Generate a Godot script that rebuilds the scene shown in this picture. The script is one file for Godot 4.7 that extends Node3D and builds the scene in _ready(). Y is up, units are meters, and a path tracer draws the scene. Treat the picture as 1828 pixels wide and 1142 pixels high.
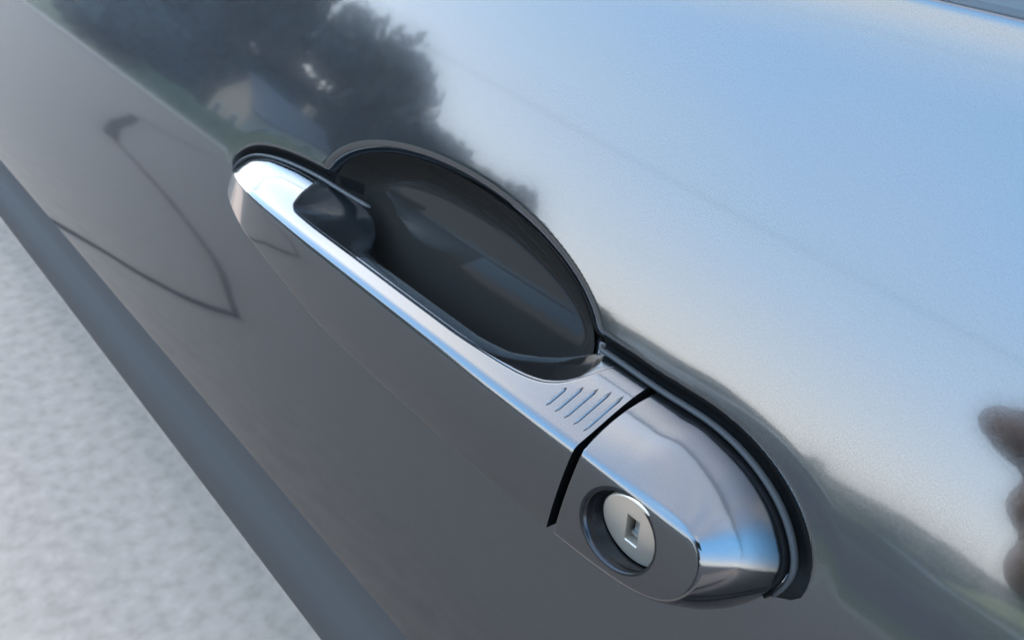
extends Node3D
# All lengths of the door and its handle are in millimetres in the door's own frame: x along the car (+ rearwards), v up the door skin, n out of it.

const MM := 0.001
const LIFT := 0.98                       # height of the lock above the ground
const P0 := Vector3(0.0, LIFT + 0.01537, -0.02768)
const TILT := 20.0                       # how far the door skin leans back at the handle, degrees
const CAR_AT := Vector3(-0.5, 0.0, -0.92)
var fup := Vector3(0, cos(deg_to_rad(TILT)), -sin(deg_to_rad(TILT)))
var fout := Vector3(0, sin(deg_to_rad(TILT)), cos(deg_to_rad(TILT)))
var rng := RandomNumberGenerator.new()
var M := {}
var prof_v: PackedFloat32Array
var prof_p: PackedVector2Array
var prof_t: PackedFloat32Array
var car: Node3D


# ---------------------------------------------------------------- helpers
func tag(o: Node, label := "", category := "", group := "", kind := "") -> void:
	if label: o.set_meta("label", label)
	if category: o.set_meta("category", category)
	if group: o.set_meta("group", group)
	if kind: o.set_meta("kind", kind)

func put(called: String, mesh: Mesh, mat: Material, parent: Node = self) -> MeshInstance3D:
	var o := MeshInstance3D.new()
	o.name = called
	o.mesh = mesh
	o.material_override = mat
	parent.add_child(o, true)
	return o

func base(called: String, at := Vector3.ZERO) -> Node3D:
	var o := Node3D.new()
	o.name = called
	o.position = at
	add_child(o, true)
	return o

func W(x: float, v: float, n: float) -> Vector3:      # door frame (mm) to the car's own axes (m)
	return Vector3(x * MM, 0, 0) + P0 + fup * (v * MM) + fout * (n * MM) - CAR_AT

# a grid of nu by nv points as a smooth mesh; normals follow d/du x d/dv, turned round if flip
func grid(p: PackedVector3Array, nu: int, nv: int, flip := false, wrap_u := false) -> ArrayMesh:
	var nrm := PackedVector3Array()
	nrm.resize(p.size())
	for i in nu:
		var i0 := i - 1
		var i1 := i + 1
		if wrap_u:
			if i0 < 0: i0 = nu - 2
			if i1 > nu - 1: i1 = 1
		else:
			i0 = maxi(i0, 0)
			i1 = mini(i1, nu - 1)
		for j in nv:
			var j0 := maxi(j - 1, 0)
			var j1 := mini(j + 1, nv - 1)
			var du := p[i1 * nv + j] - p[i0 * nv + j]
			var dv := p[i * nv + j1] - p[i * nv + j0]
			var n := du.cross(dv)
			if n.length_squared() < 1e-22:
				# a collapsed edge: borrow the neighbour's
				var ii := clampi(i, 1, nu - 2)
				var jj := clampi(j, 1, nv - 2)
				n = (p[(ii + 1) * nv + jj] - p[(ii - 1) * nv + jj]).cross(p[ii * nv + jj + 1] - p[ii * nv + jj - 1])
			n = n.normalized()
			nrm[i * nv + j] = -n if flip else n
	var idx := PackedInt32Array()
	idx.resize((nu - 1) * (nv - 1) * 6)
	var k := 0
	for i in nu - 1:
		for j in nv - 1:
			var a := i * nv + j
			var b := a + nv
			var c := b + 1
			var d := a + 1
			var t := [a, c, b, a, d, c] if not flip else [a, b, c, a, c, d]
			for q in 6:
				idx[k] = t[q]
				k += 1
	return arr(p, nrm, idx)

func arr(p: PackedVector3Array, nrm: PackedVector3Array, idx: PackedInt32Array, col := PackedColorArray(), uv := PackedVector2Array()) -> ArrayMesh:
	var a := []
	a.resize(Mesh.ARRAY_MAX)
	a[Mesh.ARRAY_VERTEX] = p
	a[Mesh.ARRAY_NORMAL] = nrm
	a[Mesh.ARRAY_INDEX] = idx
	if col.size(): a[Mesh.ARRAY_COLOR] = col
	if uv.size(): a[Mesh.ARRAY_TEX_UV] = uv
	var m := ArrayMesh.new()
	m.add_surface_from_arrays(Mesh.PRIMITIVE_TRIANGLES, a)
	return m

func fan(loop: PackedVector3Array, n: Vector3) -> ArrayMesh:     # a flat lid over a closed loop
	var c := Vector3.ZERO
	for q in loop: c += q
	c /= loop.size()
	var p := PackedVector3Array([c])
	p.append_array(loop)
	var nr := PackedVector3Array()
	var idx := PackedInt32Array()
	for q in p.size(): nr.append(n)
	for i in loop.size():
		var a := 1 + i
		var b := 1 + (i + 1) % loop.size()
		if (p[a] - c).cross(p[b] - c).dot(n) > 0: idx.append_array([0, b, a])
		else: idx.append_array([0, a, b])
	return arr(p, nr, idx)

func tube(path: PackedVector3Array, ru: float, rn: float, up: Vector3, sides := 12) -> ArrayMesh:
	var p := PackedVector3Array()
	var m := path.size()
	for i in m:
		var t := (path[mini(i + 1, m - 1)] - path[maxi(i - 1, 0)]).normalized()
		var s := t.cross(up).normalized()
		var shrink := 1.0
		if i == 0 or i == m - 1: shrink = 0.02
		elif i == 1 or i == m - 2: shrink = 0.8
		for k in sides + 1:
			var a := TAU * k / sides
			p.append(path[i] + (s * cos(a) * ru + up * sin(a) * rn) * shrink)
	return grid(p, m, sides + 1, true)

func box_into(st: SurfaceTool, c: Vector3, s: Vector3, b := Basis()) -> void:
	var h := s * 0.5
	for ax in 3:
		for sg in [-1.0, 1.0]:
			var n := Vector3.ZERO
			n[ax] = sg
			var u := Vector3.ZERO
			u[(ax + 1) % 3] = 1.0
			var w := n.cross(u)
			var q := []
			for t in [[-1, -1], [1, -1], [1, 1], [-1, 1]]:
				q.append(c + b * ((n + u * t[0] + w * t[1]) * h))
			for t in [0, 2, 1, 0, 3, 2]:
				st.set_normal(b * n)
				st.add_vertex(q[t])

func boxes(list: Array) -> ArrayMesh:                 # [[centre, size], ...] as one mesh
	var st := SurfaceTool.new()
	st.begin(Mesh.PRIMITIVE_TRIANGLES)
	for e in list:
		box_into(st, e[0], e[1], e[2] if e.size() > 2 else Basis())
	return st.commit()

# value of a table [[x, a, b ...], ...] at x, smooth (monotone cubic would do; Catmull-Rom on uneven knots is used)
func table(t: Array, x: float, k: int) -> float:
	var n := t.size()
	if x <= t[0][0]: return t[0][k]
	if x >= t[n - 1][0]: return t[n - 1][k]
	var i := 0
	while x > t[i + 1][0]: i += 1
	var x0: float = t[i][0]
	var x1: float = t[i + 1][0]
	var h := x1 - x0
	var y0: float = t[i][k]
	var y1: float = t[i + 1][k]
	var d := (y1 - y0) / h
	var m0 := d
	var m1 := d
	if i > 0:
		var dp: float = (y0 - t[i - 1][k]) / (x0 - t[i - 1][0])
		m0 = 0.0 if dp * d <= 0 else 2.0 * dp * d / (dp + d)
	if i < n - 2:
		var dn: float = (t[i + 2][k] - y1) / (t[i + 2][0] - x1)
		m1 = 0.0 if dn * d <= 0 else 2.0 * dn * d / (dn + d)
	var s := (x - x0) / h
	return y0 * (1 + 2 * s) * (1 - s) * (1 - s) + m0 * h * s * (1 - s) * (1 - s) + y1 * s * s * (3 - 2 * s) + m1 * h * s * s * (s - 1)

func smax(a: float, b: float, k: float) -> float:
	var h := maxf(k - absf(a - b), 0.0) / k
	return maxf(a, b) + h * h * k * 0.25

func smin(a: float, b: float, k: float) -> float:
	return -smax(-a, -b, k)

func bez(a: Vector2, b: Vector2, c: Vector2, t: float) -> Vector2:
	return a.lerp(b, t).lerp(b.lerp(c, t), t)

func crom(pts: Array, step: float) -> PackedVector2Array:      # Catmull-Rom through points, resampled about every step
	var out := PackedVector2Array()
	var n := pts.size()
	for i in n - 1:
		var a: Vector2 = pts[maxi(i - 1, 0)]
		var b: Vector2 = pts[i]
		var c: Vector2 = pts[i + 1]
		var d: Vector2 = pts[mini(i + 2, n - 1)]
		var m := maxi(int(b.distance_to(c) / step), 1)
		for k in m:
			out.append(b.cubic_interpolate(c, a, d, float(k) / m))
	out.append(pts[n - 1])
	return out

func noise(freq: float, seed_: int, octaves := 4) -> FastNoiseLite:
	var f := FastNoiseLite.new()
	f.seed = seed_
	f.noise_type = FastNoiseLite.TYPE_SIMPLEX_SMOOTH
	f.frequency = freq
	f.fractal_octaves = octaves
	return f

func noise_tex(freq: float, seed_: int, size: int, octaves := 4, ramp: Gradient = null, bump := 0.0) -> NoiseTexture2D:
	var t := NoiseTexture2D.new()
	t.width = size
	t.height = size
	t.seamless = true
	t.noise = noise(freq, seed_, octaves)
	if ramp: t.color_ramp = ramp
	if bump > 0.0:
		t.as_normal_map = true
		t.bump_strength = bump
	return t

func lin(r: float, g: float, b: float) -> Color:
	return Color(r, g, b).linear_to_srgb()

func mat(called: String, c: Color, rough := 0.7, metal := 0.0, spec := 0.5) -> StandardMaterial3D:
	var m := StandardMaterial3D.new()
	m.resource_name = called
	m.albedo_color = c
	m.roughness = rough
	m.metallic = metal
	m.metallic_specular = spec
	M[called] = m
	return m

func ramp(list: Array) -> Gradient:
	var g := Gradient.new()
	g.offsets = PackedFloat32Array(list.map(func(e): return e[0]))
	g.colors = PackedColorArray(list.map(func(e): return e[1]))
	return g


# ---------------------------------------------------------------- materials
func materials() -> void:
	var paint := mat("car_paint", lin(0.112, 0.113, 0.117), 0.06, 0.95)
	paint.albedo_texture = noise_tex(0.3, 6, 512, 2, ramp([[0.25, lin(0.55, 0.55, 0.55)], [0.5, lin(0.80, 0.80, 0.80)], [0.75, lin(1, 1, 1)]]))
	paint.clearcoat_enabled = true
	paint.clearcoat = 1.0
	paint.clearcoat_roughness = 0.03
	paint.normal_enabled = true
	paint.normal_texture = noise_tex(0.5, 5, 512, 1, null, 6.0)
	paint.normal_scale = 0.010
	paint.uv1_triplanar = true
	paint.uv1_scale = Vector3.ONE * 26.0
	mat("liner_paint", lin(0.010, 0.010, 0.010), 0.16, 0.0, 0.24)
	var hp: StandardMaterial3D = paint.duplicate()
	hp.resource_name = "handle_paint"
	hp.roughness = 0.13
	hp.clearcoat_roughness = 0.06
	M["handle_paint"] = hp
	mat("dish_paint", lin(0.034, 0.034, 0.037), 0.26, 0.9)
	var rub := mat("rubber", lin(0.007, 0.0065, 0.006), 0.7, 0.0, 0.2)
	rub.normal_enabled = true
	rub.normal_texture = noise_tex(0.2, 8, 256, 3, null, 4.0)
	rub.normal_scale = 0.3
	rub.uv1_triplanar = true
	rub.uv1_scale = Vector3.ONE * 30.0
	var grey := mat("grey_rubber", lin(0.040, 0.039, 0.038), 0.5, 0.0, 0.3)
	grey.roughness_texture = noise_tex(0.05, 18, 256, 4, ramp([[0.0, Color(0.6, 0.6, 0.6)], [1.0, Color(1, 1, 1)]]))
	grey.uv1_triplanar = true
	grey.uv1_scale = Vector3.ONE * 25.0
	grey.roughness = 0.55
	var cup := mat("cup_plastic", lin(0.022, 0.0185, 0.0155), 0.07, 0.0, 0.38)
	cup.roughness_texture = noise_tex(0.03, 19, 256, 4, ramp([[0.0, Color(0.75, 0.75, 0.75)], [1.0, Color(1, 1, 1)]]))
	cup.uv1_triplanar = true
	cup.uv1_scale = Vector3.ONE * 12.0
	mat("black_void", lin(0.004, 0.004, 0.004), 0.9, 0.0, 0.1)
	mat("moulding_plastic", lin(0.044, 0.038, 0.034), 0.6, 0.0, 0.25)
	mat("trim_grey", lin(0.16, 0.165, 0.17), 0.4)
	mat("glass_dark", lin(0.02, 0.024, 0.026), 0.04, 0.0, 0.6)
	var lock := mat("lock_metal", lin(0.54, 0.455, 0.365), 0.38, 0.75)
	lock.roughness_texture = noise_tex(0.08, 12, 256, 4, ramp([[0.0, Color(0.75, 0.75, 0.75)], [1.0, Color(1, 1, 1)]]))
	lock.roughness = 0.5
	lock.normal_enabled = true
	lock.normal_texture = noise_tex(0.3, 13, 256, 3, null, 3.0)
	lock.normal_scale = 0.12
	lock.uv1_triplanar = true
	lock.uv1_scale = Vector3.ONE * 40.0
	mat("lock_shutter", lin(0.35, 0.34, 0.32), 0.4, 0.9)
	var pave := mat("pavement", Color.WHITE, 0.92, 0.0, 0.3)
	pave.albedo_texture = noise_tex(0.012, 21, 1024, 6, ramp([[0.0, lin(0.155, 0.126, 0.102)], [0.45, lin(0.192, 0.156, 0.126)], [0.7, lin(0.204, 0.165, 0.134)], [1.0, lin(0.236, 0.192, 0.156)]]))
	pave.uv1_triplanar = true
	pave.uv1_world_triplanar = true
	pave.uv1_scale = Vector3.ONE * 1.7
	pave.detail_enabled = true
	pave.detail_albedo = noise_tex(0.006, 22, 512, 4, ramp([[0.0, Color(0.9, 0.9, 0.9)], [1.0, Color(1, 1, 1)]]))
	pave.detail_blend_mode = BaseMaterial3D.BLEND_MODE_MUL
	pave.uv2_triplanar = true
	pave.uv2_world_triplanar = true
	pave.uv2_scale = Vector3.ONE * 0.11
	var slab := mat("concrete", Color.WHITE, 0.92, 0.0, 0.3)
	slab.albedo_texture = noise_tex(0.012, 23, 1024, 6, ramp([[0.0, lin(0.37, 0.255, 0.187)], [0.45, lin(0.46, 0.316, 0.232)], [0.7, lin(0.485, 0.333, 0.245)], [1.0, lin(0.55, 0.378, 0.278)]]))
	slab.uv1_triplanar = true
	slab.uv1_world_triplanar = true
	slab.uv1_scale = Vector3.ONE * 2.1
	mat("tar", lin(0.03, 0.028, 0.027), 0.95, 0.0, 0.1)
	mat("asphalt", lin(0.075, 0.075, 0.078), 0.9)
	mat("kerb_concrete", lin(0.42, 0.42, 0.40), 0.9)
	var grass := mat("grass", Color.WHITE, 0.95, 0.0, 0.2)
	grass.albedo_texture = noise_tex(0.02, 31, 512, 5, ramp([[0.0, lin(0.05, 0.075, 0.03)], [0.5, lin(0.085, 0.115, 0.045)], [1.0, lin(0.15, 0.16, 0.07)]]))
	grass.uv1_triplanar = true
	grass.uv1_world_triplanar = true
	grass.uv1_scale = Vector3.ONE * 0.12
	mat("bark", lin(0.09, 0.07, 0.055), 0.95)
	for k in 3:
		var leaf := mat("leaf_%d" % k, [lin(0.075, 0.098, 0.085), lin(0.085, 0.115, 0.075), lin(0.07, 0.095, 0.09)][k], 0.8, 0.0, 0.3)
		leaf.vertex_color_use_as_albedo = true
		leaf.backlight_enabled = true
		leaf.backlight = Color(0.1, 0.12, 0.08)
	mat("render_cream", lin(0.52, 0.41, 0.29), 0.9)
	mat("render_pale", lin(0.36, 0.35, 0.30), 0.9)
	mat("roof_slate", lin(0.11, 0.12, 0.13), 0.7)
	mat("frame_white", lin(0.7, 0.7, 0.68), 0.6)
	mat("window_glass", lin(0.03, 0.035, 0.04), 0.08)
	mat("door_red", lin(0.16, 0.12, 0.09), 0.6)
	mat("wood_pole", lin(0.16, 0.13, 0.10), 0.9)
	mat("wire", lin(0.05, 0.05, 0.05), 0.6)
	var skin_ := mat("skin", Color.WHITE, 0.6)
	skin_.vertex_color_use_as_albedo = true
	mat("tyre", lin(0.02, 0.02, 0.02), 0.85)
	mat("rim_alloy", lin(0.5, 0.5, 0.5), 0.3, 0.9)
	mat("yellow_field", lin(0.34, 0.30, 0.10), 0.95)
	var hill := mat("hill", Color.WHITE, 0.95, 0.0, 0.2)
	hill.vertex_color_use_as_albedo = true


# ---------------------------------------------------------------- door skin
# lean of the skin (degrees back from upright) up its height v (mm)
const LEAN := [[-700.0, -21.0], [-185.0, -21.0], [-165.0, -10.0], [-145.0, 1.0], [-110.0, 11.0], [-62.0, 20.0], [-40.0, 20.0], [30.0, 20.0], [60.0, 18.8], [86.0, 17.5], [96.0, 12.0], [103.0, 8.0], [103.8, 12.0], [105.2, 80.0], [107.0, 88.0], [115.0, 88.0], [130.0, 88.0]]

func profile() -> void:
	var step := 0.5
	var v := -700.0
	while v <= 118.0:
		prof_v.append(v)
		prof_t.append(table(LEAN, v, 1))
		v += step
	prof_p.resize(prof_v.size())
	var zero := int(700.0 / step)
	prof_p[zero] = Vector2(P0.y, P0.z)
	for i in range(zero + 1, prof_v.size()):
		var t := deg_to_rad((prof_t[i] + prof_t[i - 1]) * 0.5)
		prof_p[i] = prof_p[i - 1] + Vector2(cos(t), -sin(t)) * step * MM
	for i in range(zero - 1, -1, -1):
		var t := deg_to_rad((prof_t[i] + prof_t[i + 1]) * 0.5)
		prof_p[i] = prof_p[i + 1] - Vector2(cos(t), -sin(t)) * step * MM

func skin(x: float, v: float, n: float) -> Vector3:
	var f := clampf((v + 700.0) / 0.5, 0.0, prof_v.size() - 1.001)
	var i := int(f)
	var q := prof_p[i].lerp(prof_p[i + 1], f - i)
	var t := deg_to_rad(lerpf(prof_t[i], prof_t[i + 1], f - i))
	return Vector3(x * MM, q.x + sin(t) * n * MM, q.y + cos(t) * n * MM) - CAR_AT

# the foot of the whole handle on the skin, clockwise from its front tip along the top
const FOOT := [Vector2(-243, -24), Vector2(-240, -17.5), Vector2(-230, -11), Vector2(-212, -6.5), Vector2(-188, -3.8), Vector2(-165, -3), Vector2(-120, -1), Vector2(-70, 0.5), Vector2(-41, 1.0), Vector2(-21, 0.6), Vector2(-3.4, 0.7), Vector2(9.4, -1.8), Vector2(19.9, -6.9), Vector2(27, -14), Vector2(28.8, -20.5), Vector2(25.5, -28), Vector2(19, -36), Vector2(6, -43), Vector2(-8, -46), Vector2(-40, -47), Vector2(-70, -46.5), Vector2(-128, -44), Vector2(-166, -37), Vector2(-195, -32), Vector2(-225, -28), Vector2(-238, -27), Vector2(-243, -24)]
var foot: PackedVector2Array

func foot_distance(q: Vector2, near: Array) -> float:       # signed, outside positive; near[0] holds the closest sample so far
	var n := foot.size() - 1
	var best := 1e9
	var at := 0
	if near[0] < 0:
		for i in n:
			var d := q.distance_squared_to(foot[i])
			if d < best:
				best = d
				at = i
	else:
		for w in near:
			for k in range(-7, 8):
				var i: int = posmod(w + k, n)
				var d := q.distance_squared_to(foot[i])
				if d < best:
					best = d
					at = i
	near[0] = at
	var out := 1e9
	for i in [posmod(at - 1, n), at]:
		var a := foot[i]
		var ab := foot[i + 1] - a
		var t := clampf((q - a).dot(ab) / ab.length_squared(), 0.0, 1.0)
		out = minf(out, q.distance_to(a + ab * t))
	var along := foot[(at + 1) % n] - foot[posmod(at - 1, n)]
	var sg := 1.0 if along.cross(q - foot[at]) > 0 else -1.0
	return out * sg

func skin_depth(x: float, v: float, ds: float, wt: float) -> float:
	# the finger cup: a rounded wall down to a nearly flat floor
	var dx := (x + 113.0) / 70.5
	var half := 27.6 if v > -3.0 else 42.0
	var dv := (v + 3.0) / half
	var rho := sqrt(dx * dx + dv * dv)
	var steep := maxf(sqrt(pow(dx / 70.5, 2.0) + pow(dv / half, 2.0)) / maxf(rho, 0.05), 1.0 / 70.0)
	var inside := (1.0 - rho) / steep
	var bowl := smin(1.5 * inside, 14.0 - 0.035 * (v + 12.0) - 0.0028 * (v + 12.0) * absf(v + 12.0), 8.0)
	var d := 0.0
	if ds < 30.0:
		d = 0.12 * (1.0 - smoothstep(3.0, 12.0, ds)) * smoothstep(-45.0, -8.0, v)
		var g := smin(3.6, 3.6 - (ds - 2.2) * 1.8, 1.5)
		d = smax(d, g * wt - (1.0 - wt) * 2.5, 1.8)
	return smax(d, bowl, 4.0)

func finger_cup() -> void:
	var p := PackedVector3Array()
	for i in 161:
		var a := TAU * i / 160.0
		for j in 45:
			var r := 0.955 * (1.0 - pow(j / 44.0, 1.3)) + 0.002
			var q := Vector2(-113.0 + cos(a) * r * 70.5, -3.0 + sin(a) * r * (27.6 if sin(a) > 0 else 42.0))
			p.append(skin(q.x, q.y, 0.15 - skin_depth(q.x, q.y, 99.0, 0.0)))
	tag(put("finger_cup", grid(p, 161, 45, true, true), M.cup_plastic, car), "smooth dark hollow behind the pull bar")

func foot_open(q: Vector2) -> float:       # 1 where a groove runs round the foot, 0 along its lower edge
	var low := smoothstep(-24.0, -12.0, q.y) if q.x < -120.0 else smoothstep(-24.5, -11.0, q.y)
	return low

func axis(list: Array) -> PackedFloat32Array:       # [[from, step], ..., [to, _]]
	var out := PackedFloat32Array()
	for i in list.size() - 1:
		var n := maxi(roundi((list[i + 1][0] - list[i][0]) / list[i][1]), 1)
		for k in n:
			out.append(lerpf(list[i][0], list[i + 1][0], float(k) / n))
	out.append(list[-1][0])
	return out

func door_panel() -> void:
	var xs := axis([[-1050.0, 25.0], [-400.0, 10.0], [-290.0, 3.0], [-262.0, 0.7], [48.0, 2.0], [100.0, 8.0], [260.0, 1.0]])
	var vs := axis([[-640.0, 20.0], [-200.0, 4.0], [-75.0, 2.0], [-55.0, 0.8], [-30.0, 0.4], [-16.0, 0.7], [34.0, 2.0], [94.0, 0.7], [115.0, 1.0]])
	var nu := xs.size()
	var nv := vs.size()
	var p := PackedVector3Array()
	p.resize(nu * nv)
	var above := PackedInt32Array()
	above.resize(nv)
	above.fill(-1)
	for i in nu:
		var x := xs[i]
		var last := -1
		for j in nv:
			var v := vs[j]
			var n := 0.0
			if x > -290.0 and x < 80.0 and v > -85.0 and v < 62.0:
				var near := [last if last >= 0 else -1]
				if last >= 0 and above[j] >= 0: near.append(above[j])
				var ds := foot_distance(Vector2(x, v), near)
				last = near[0]
				above[j] = last
				n = -skin_depth(x, v, ds, foot_open(Vector2(x, v)))
			p[i * nv + j] = skin(x, v, n)
	put("door_panel", grid(p, nu, nv), M.car_paint, car)


# ---------------------------------------------------------------- handle grip
const SEAM := [[-184.0, -3.9, 1.0], [-181.0, -4.6, 4.5], [-179.0, -6.3, 8.0], [-176.5, -9.2, 11.8], [-173.4, -12.0, 15.2], [-168.0, -13.3, 16.9], [-154.0, -13.6, 17.3], [-126.0, -13.5, 17.3], [-80.0, -13.3, 17.0], [-61.0, -12.6, 16.1], [-53.0, -12.0, 15.4], [-46.0, -10.8, 14.0], [-41.0, -8.6, 11.2], [-38.0, -5.6, 7.4], [-35.5, -1.8, 2.6], [-34.0, 0.6, -0.5]]
const CREASE := [[-240.0, -22.5, -1.0], [-238.0, -21.3, 2.5], [-233.0, -19.9, 6.0], [-224.0, -18.2, 10.5], [-210.0, -16.8, 15.5], [-193.0, -16.0, 19.2], [-175.0, -16.0, 20.3], [-150.0, -16.2, 20.7], [-60.0, -16.2, 20.7], [-20.0, -15.8, 20.4]]
const EDGE := [[-240.0, -22.3, -1.5, 0.02], [-238.5, -17.5, -1.5, 0.04], [-230.0, -11.0, -1.5, 0.07], [-212.0, -6.5, -1.5, 0.09], [-190.0, -4.4, -1.5, 0.095], [-160.0, -3.4, -1.5, 0.09], [-130.0, -3.0, -1.5, 0.05], [-60.0, -0.5, -1.2, 0.04], [-34.0, 0.6, -0.6, 0.035], [-20.0, 0.6, -0.6, 0.035]]

func top_point(x: float, t: float) -> Vector2:       # on the crowned top of the bar, from its foot (0) to the crease (1)
	var s := Vector2(table(EDGE, x, 1), table(EDGE, x, 2))
	var c := Vector2(table(CREASE, x, 1), table(CREASE, x, 2))
	var dir := c - s
	return s + dir * t + Vector2(dir.y, -dir.x) * (table(EDGE, x, 3) * 6.75 * t * (1.0 - t) * (1.0 - t))

func seam_share(x: float) -> float:       # where along that top the seam lies
	if x < -184.0: return 0.0
	var v := table(SEAM, x, 1)
	var lo := 0.0
	var hi := 0.97
	for k in 16:
		var m := (lo + hi) * 0.5
		if top_point(x, m).x > v: lo = m
		else: hi = m
	return lo
const BOTTOM := [[-240.0, -23.0], [-236.0, -25.5], [-225.0, -26.5], [-210.0, -28.0], [-192.0, -30.5], [-166.0, -34.5], [-128.0, -40.0], [-62.0, -41.5], [-20.0, -40.5]]
const LINER := [[-184.0, -3.9, 0.5, -3.9, 0.8], [-181.0, -3.4, -0.5, -3.2, 4.0], [-178.5, -3.2, -1.2, -4.5, 7.5], [-176.0, -3.2, -1.8, -8.5, 7.5], [-173.0, -3.4, -2.8, -11.6, 4.5], [-165.0, -4.4, -4.6, -12.9, 2.0], [-157.0, -6.2, -7.0, -13.0, 1.0], [-150.0, -10.0, -5.0, -12.9, 3.5], [-144.0, -12.4, 0.0, -12.8, 7.5], [-137.0, -13.4, 6.0, -12.8, 12.0], [-120.0, -13.6, 7.0, -13.0, 12.5], [-80.0, -13.4, 7.0, -12.8, 12.5], [-66.0, -12.0, 6.5, -11.6, 11.5], [-57.0, -9.2, 4.0, -9.8, 9.6], [-51.0, -6.4, 1.6, -8.6, 7.2], [-46.0, -3.0, -0.6, -6.8, 4.8], [-42.0, -0.2, -1.4, -4.4, 3.0], [-38.0, 1.0, -1.5, -1.5, 2.5], [-34.0, 0.8, -1.2, 0.7, -0.6]]

func bulge(u: float) -> float:          # how far the front face stands out, u below the crease
	return 0.55 * (1.0 - exp(-u / 0.9)) - 0.02 * u - 0.0055 * u * u

func grip_section(x: float) -> PackedVector2Array:
	var t0 := seam_share(x)
	var s := top_point(x, t0)
	var c := Vector2(table(CREASE, x, 1), table(CREASE, x, 2))
	var vb := table(BOTTOM, x, 1)
	var full := clampf((c.y + 1.0) / 21.0, 0.0, 1.0)
	var out := PackedVector2Array()
	out.append(s + Vector2(0.1, -1.8))
	out.append(s + Vector2(0.12, -0.35))
	var l := (c - s).length()
	var r := minf(1.3, l * 0.35)
	var t1 := 1.0 - (1.0 - t0) * r / maxf(l, 0.01)
	for k in 15: out.append(top_point(x, lerpf(t0, t1, k / 14.0)))
	var fa := out[-1]
	var dir := (out[-1] - out[-2]).normalized()
	var h := maxf(c.x - vb, 0.05)
	var u0 := minf(1.2, h * 0.2)
	var fb := Vector2(c.x - u0, c.y + bulge(u0) * full)
	for k in range(1, 7):
		out.append(bez(fa, fa + dir * minf(r, 1.2), fb, k / 6.0))
	var hf := h * 0.99
	for k in range(1, 19):
		var u := lerpf(u0, hf, k / 18.0)
		out.append(Vector2(c.x - u, c.y + (bulge(u)) * full))
	var e := out[-1]
	var tang := (e - out[-2]).normalized()
	var low := Vector2(vb + 4.0, minf(-2.0, e.y - 1.0))
	var edge := e + tang * minf(0.25, h * 0.02)
	var under := (low - edge).normalized()
	out.append(edge)
	out.append(edge + under * minf(0.25, h * 0.02))
	for k in range(1, 9): out.append((edge + under * minf(0.25, h * 0.02)).lerp(low, k / 8.0))
	return out

func grip_stations() -> PackedFloat32Array:
	var xs := axis([[-240.0, 0.25], [-236.0, 1.0], [-184.0, 0.4], [-166.0, 2.0], [-60.0, 0.8], [-44.0, 0.4], [-23.2, 1.0]])
	return xs

func handle_grip() -> void:
	var p := PackedVector3Array()
	var xs := grip_stations()
	var nv := 0
	for x in xs:
		var s := grip_section(x)
		nv = s.size()
		for q in s: p.append(W(x, q.x, q.y))
	var g := put("handle_grip", grid(p, xs.size(), nv, true), M.handle_paint, car)
	tag(g, "long painted pull bar of the door handle")
	# end wall at the gap
	var loop := PackedVector3Array()
	for q in grip_section(-23.2): loop.append(W(-23.2, q.x, q.y))
	put("grip_end", fan(loop, Vector3(1, 0, 0)), M.black_void, g)
	# inner liner: from the seam down into the cup and round behind the bar
	p = PackedVector3Array()
	var ls := axis([[-184.0, 0.4], [-170.0, 1.0], [-60.0, 0.6], [-34.0, 1.0]])
	for x in ls:
		var s := top_point(x, seam_share(x))
		var l := Vector2(table(LINER, x, 1), table(LINER, x, 2))
		var c := Vector2(table(LINER, x, 3), table(LINER, x, 4))
		var out := (l - s).normalized()
		var a := s + out * 0.55 + Vector2(0.0, -0.15)
		var row := PackedVector2Array()
		row.append(s + Vector2(0.35, -2.0))
		row.append(a + Vector2(-0.06, -0.45))
		for k in 20: row.append(bez(a, c, l, k / 19.0))
		var back := Vector2(-22.0, -4.0)
		for k in range(1, 7): row.append(bez(l, l + (l - c).normalized() * 2.0, l.lerp(back, 0.8), k / 6.0))
		for q in row: p.append(W(x, q.x, q.y))
		nv = row.size()
	var cut := 0
	while ls[cut] < -131.0: cut += 1
	tag(put("grip_liner", grid(p.slice(cut * nv), ls.size() - cut, nv, false), M.handle_paint, g), "inner half of the pull bar behind a thin seam")
	tag(put("pivot_knuckle", grid(p.slice(0, (cut + 1) * nv), cut + 1, nv, false), M.liner_paint, g), "black rounded pivot end dipping into the finger cup")
	# five ribs on the flat by the gap
	for k in 5:
		var x := -38.2 + 3.25 * k
		var path := PackedVector3Array()
		var from: float = [-13.4, -13.4, -13.3, -13.2, -13.1][k]
		var to: float = [-8.2, -6.2, -4.8, -3.8, -3.2][k]
		for j in 14:
			var v := lerpf(from, to, j / 13.0)
			var lo := 0.0
			var hi := 1.0
			for m in 14:
				var md := (lo + hi) * 0.5
				if top_point(x, md).x > v: lo = md
				else: hi = md
			var q := top_point(x, lo) + Vector2(0.85, 0.5) * (0.12 if j < 12 else -0.1)
			path.append(W(x, q.x, q.y))
		put("grip_rib", tube(path, 0.00045, 0.00042, (fout + fup * 0.8).normalized(), 8), M.handle_paint, g)


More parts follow.
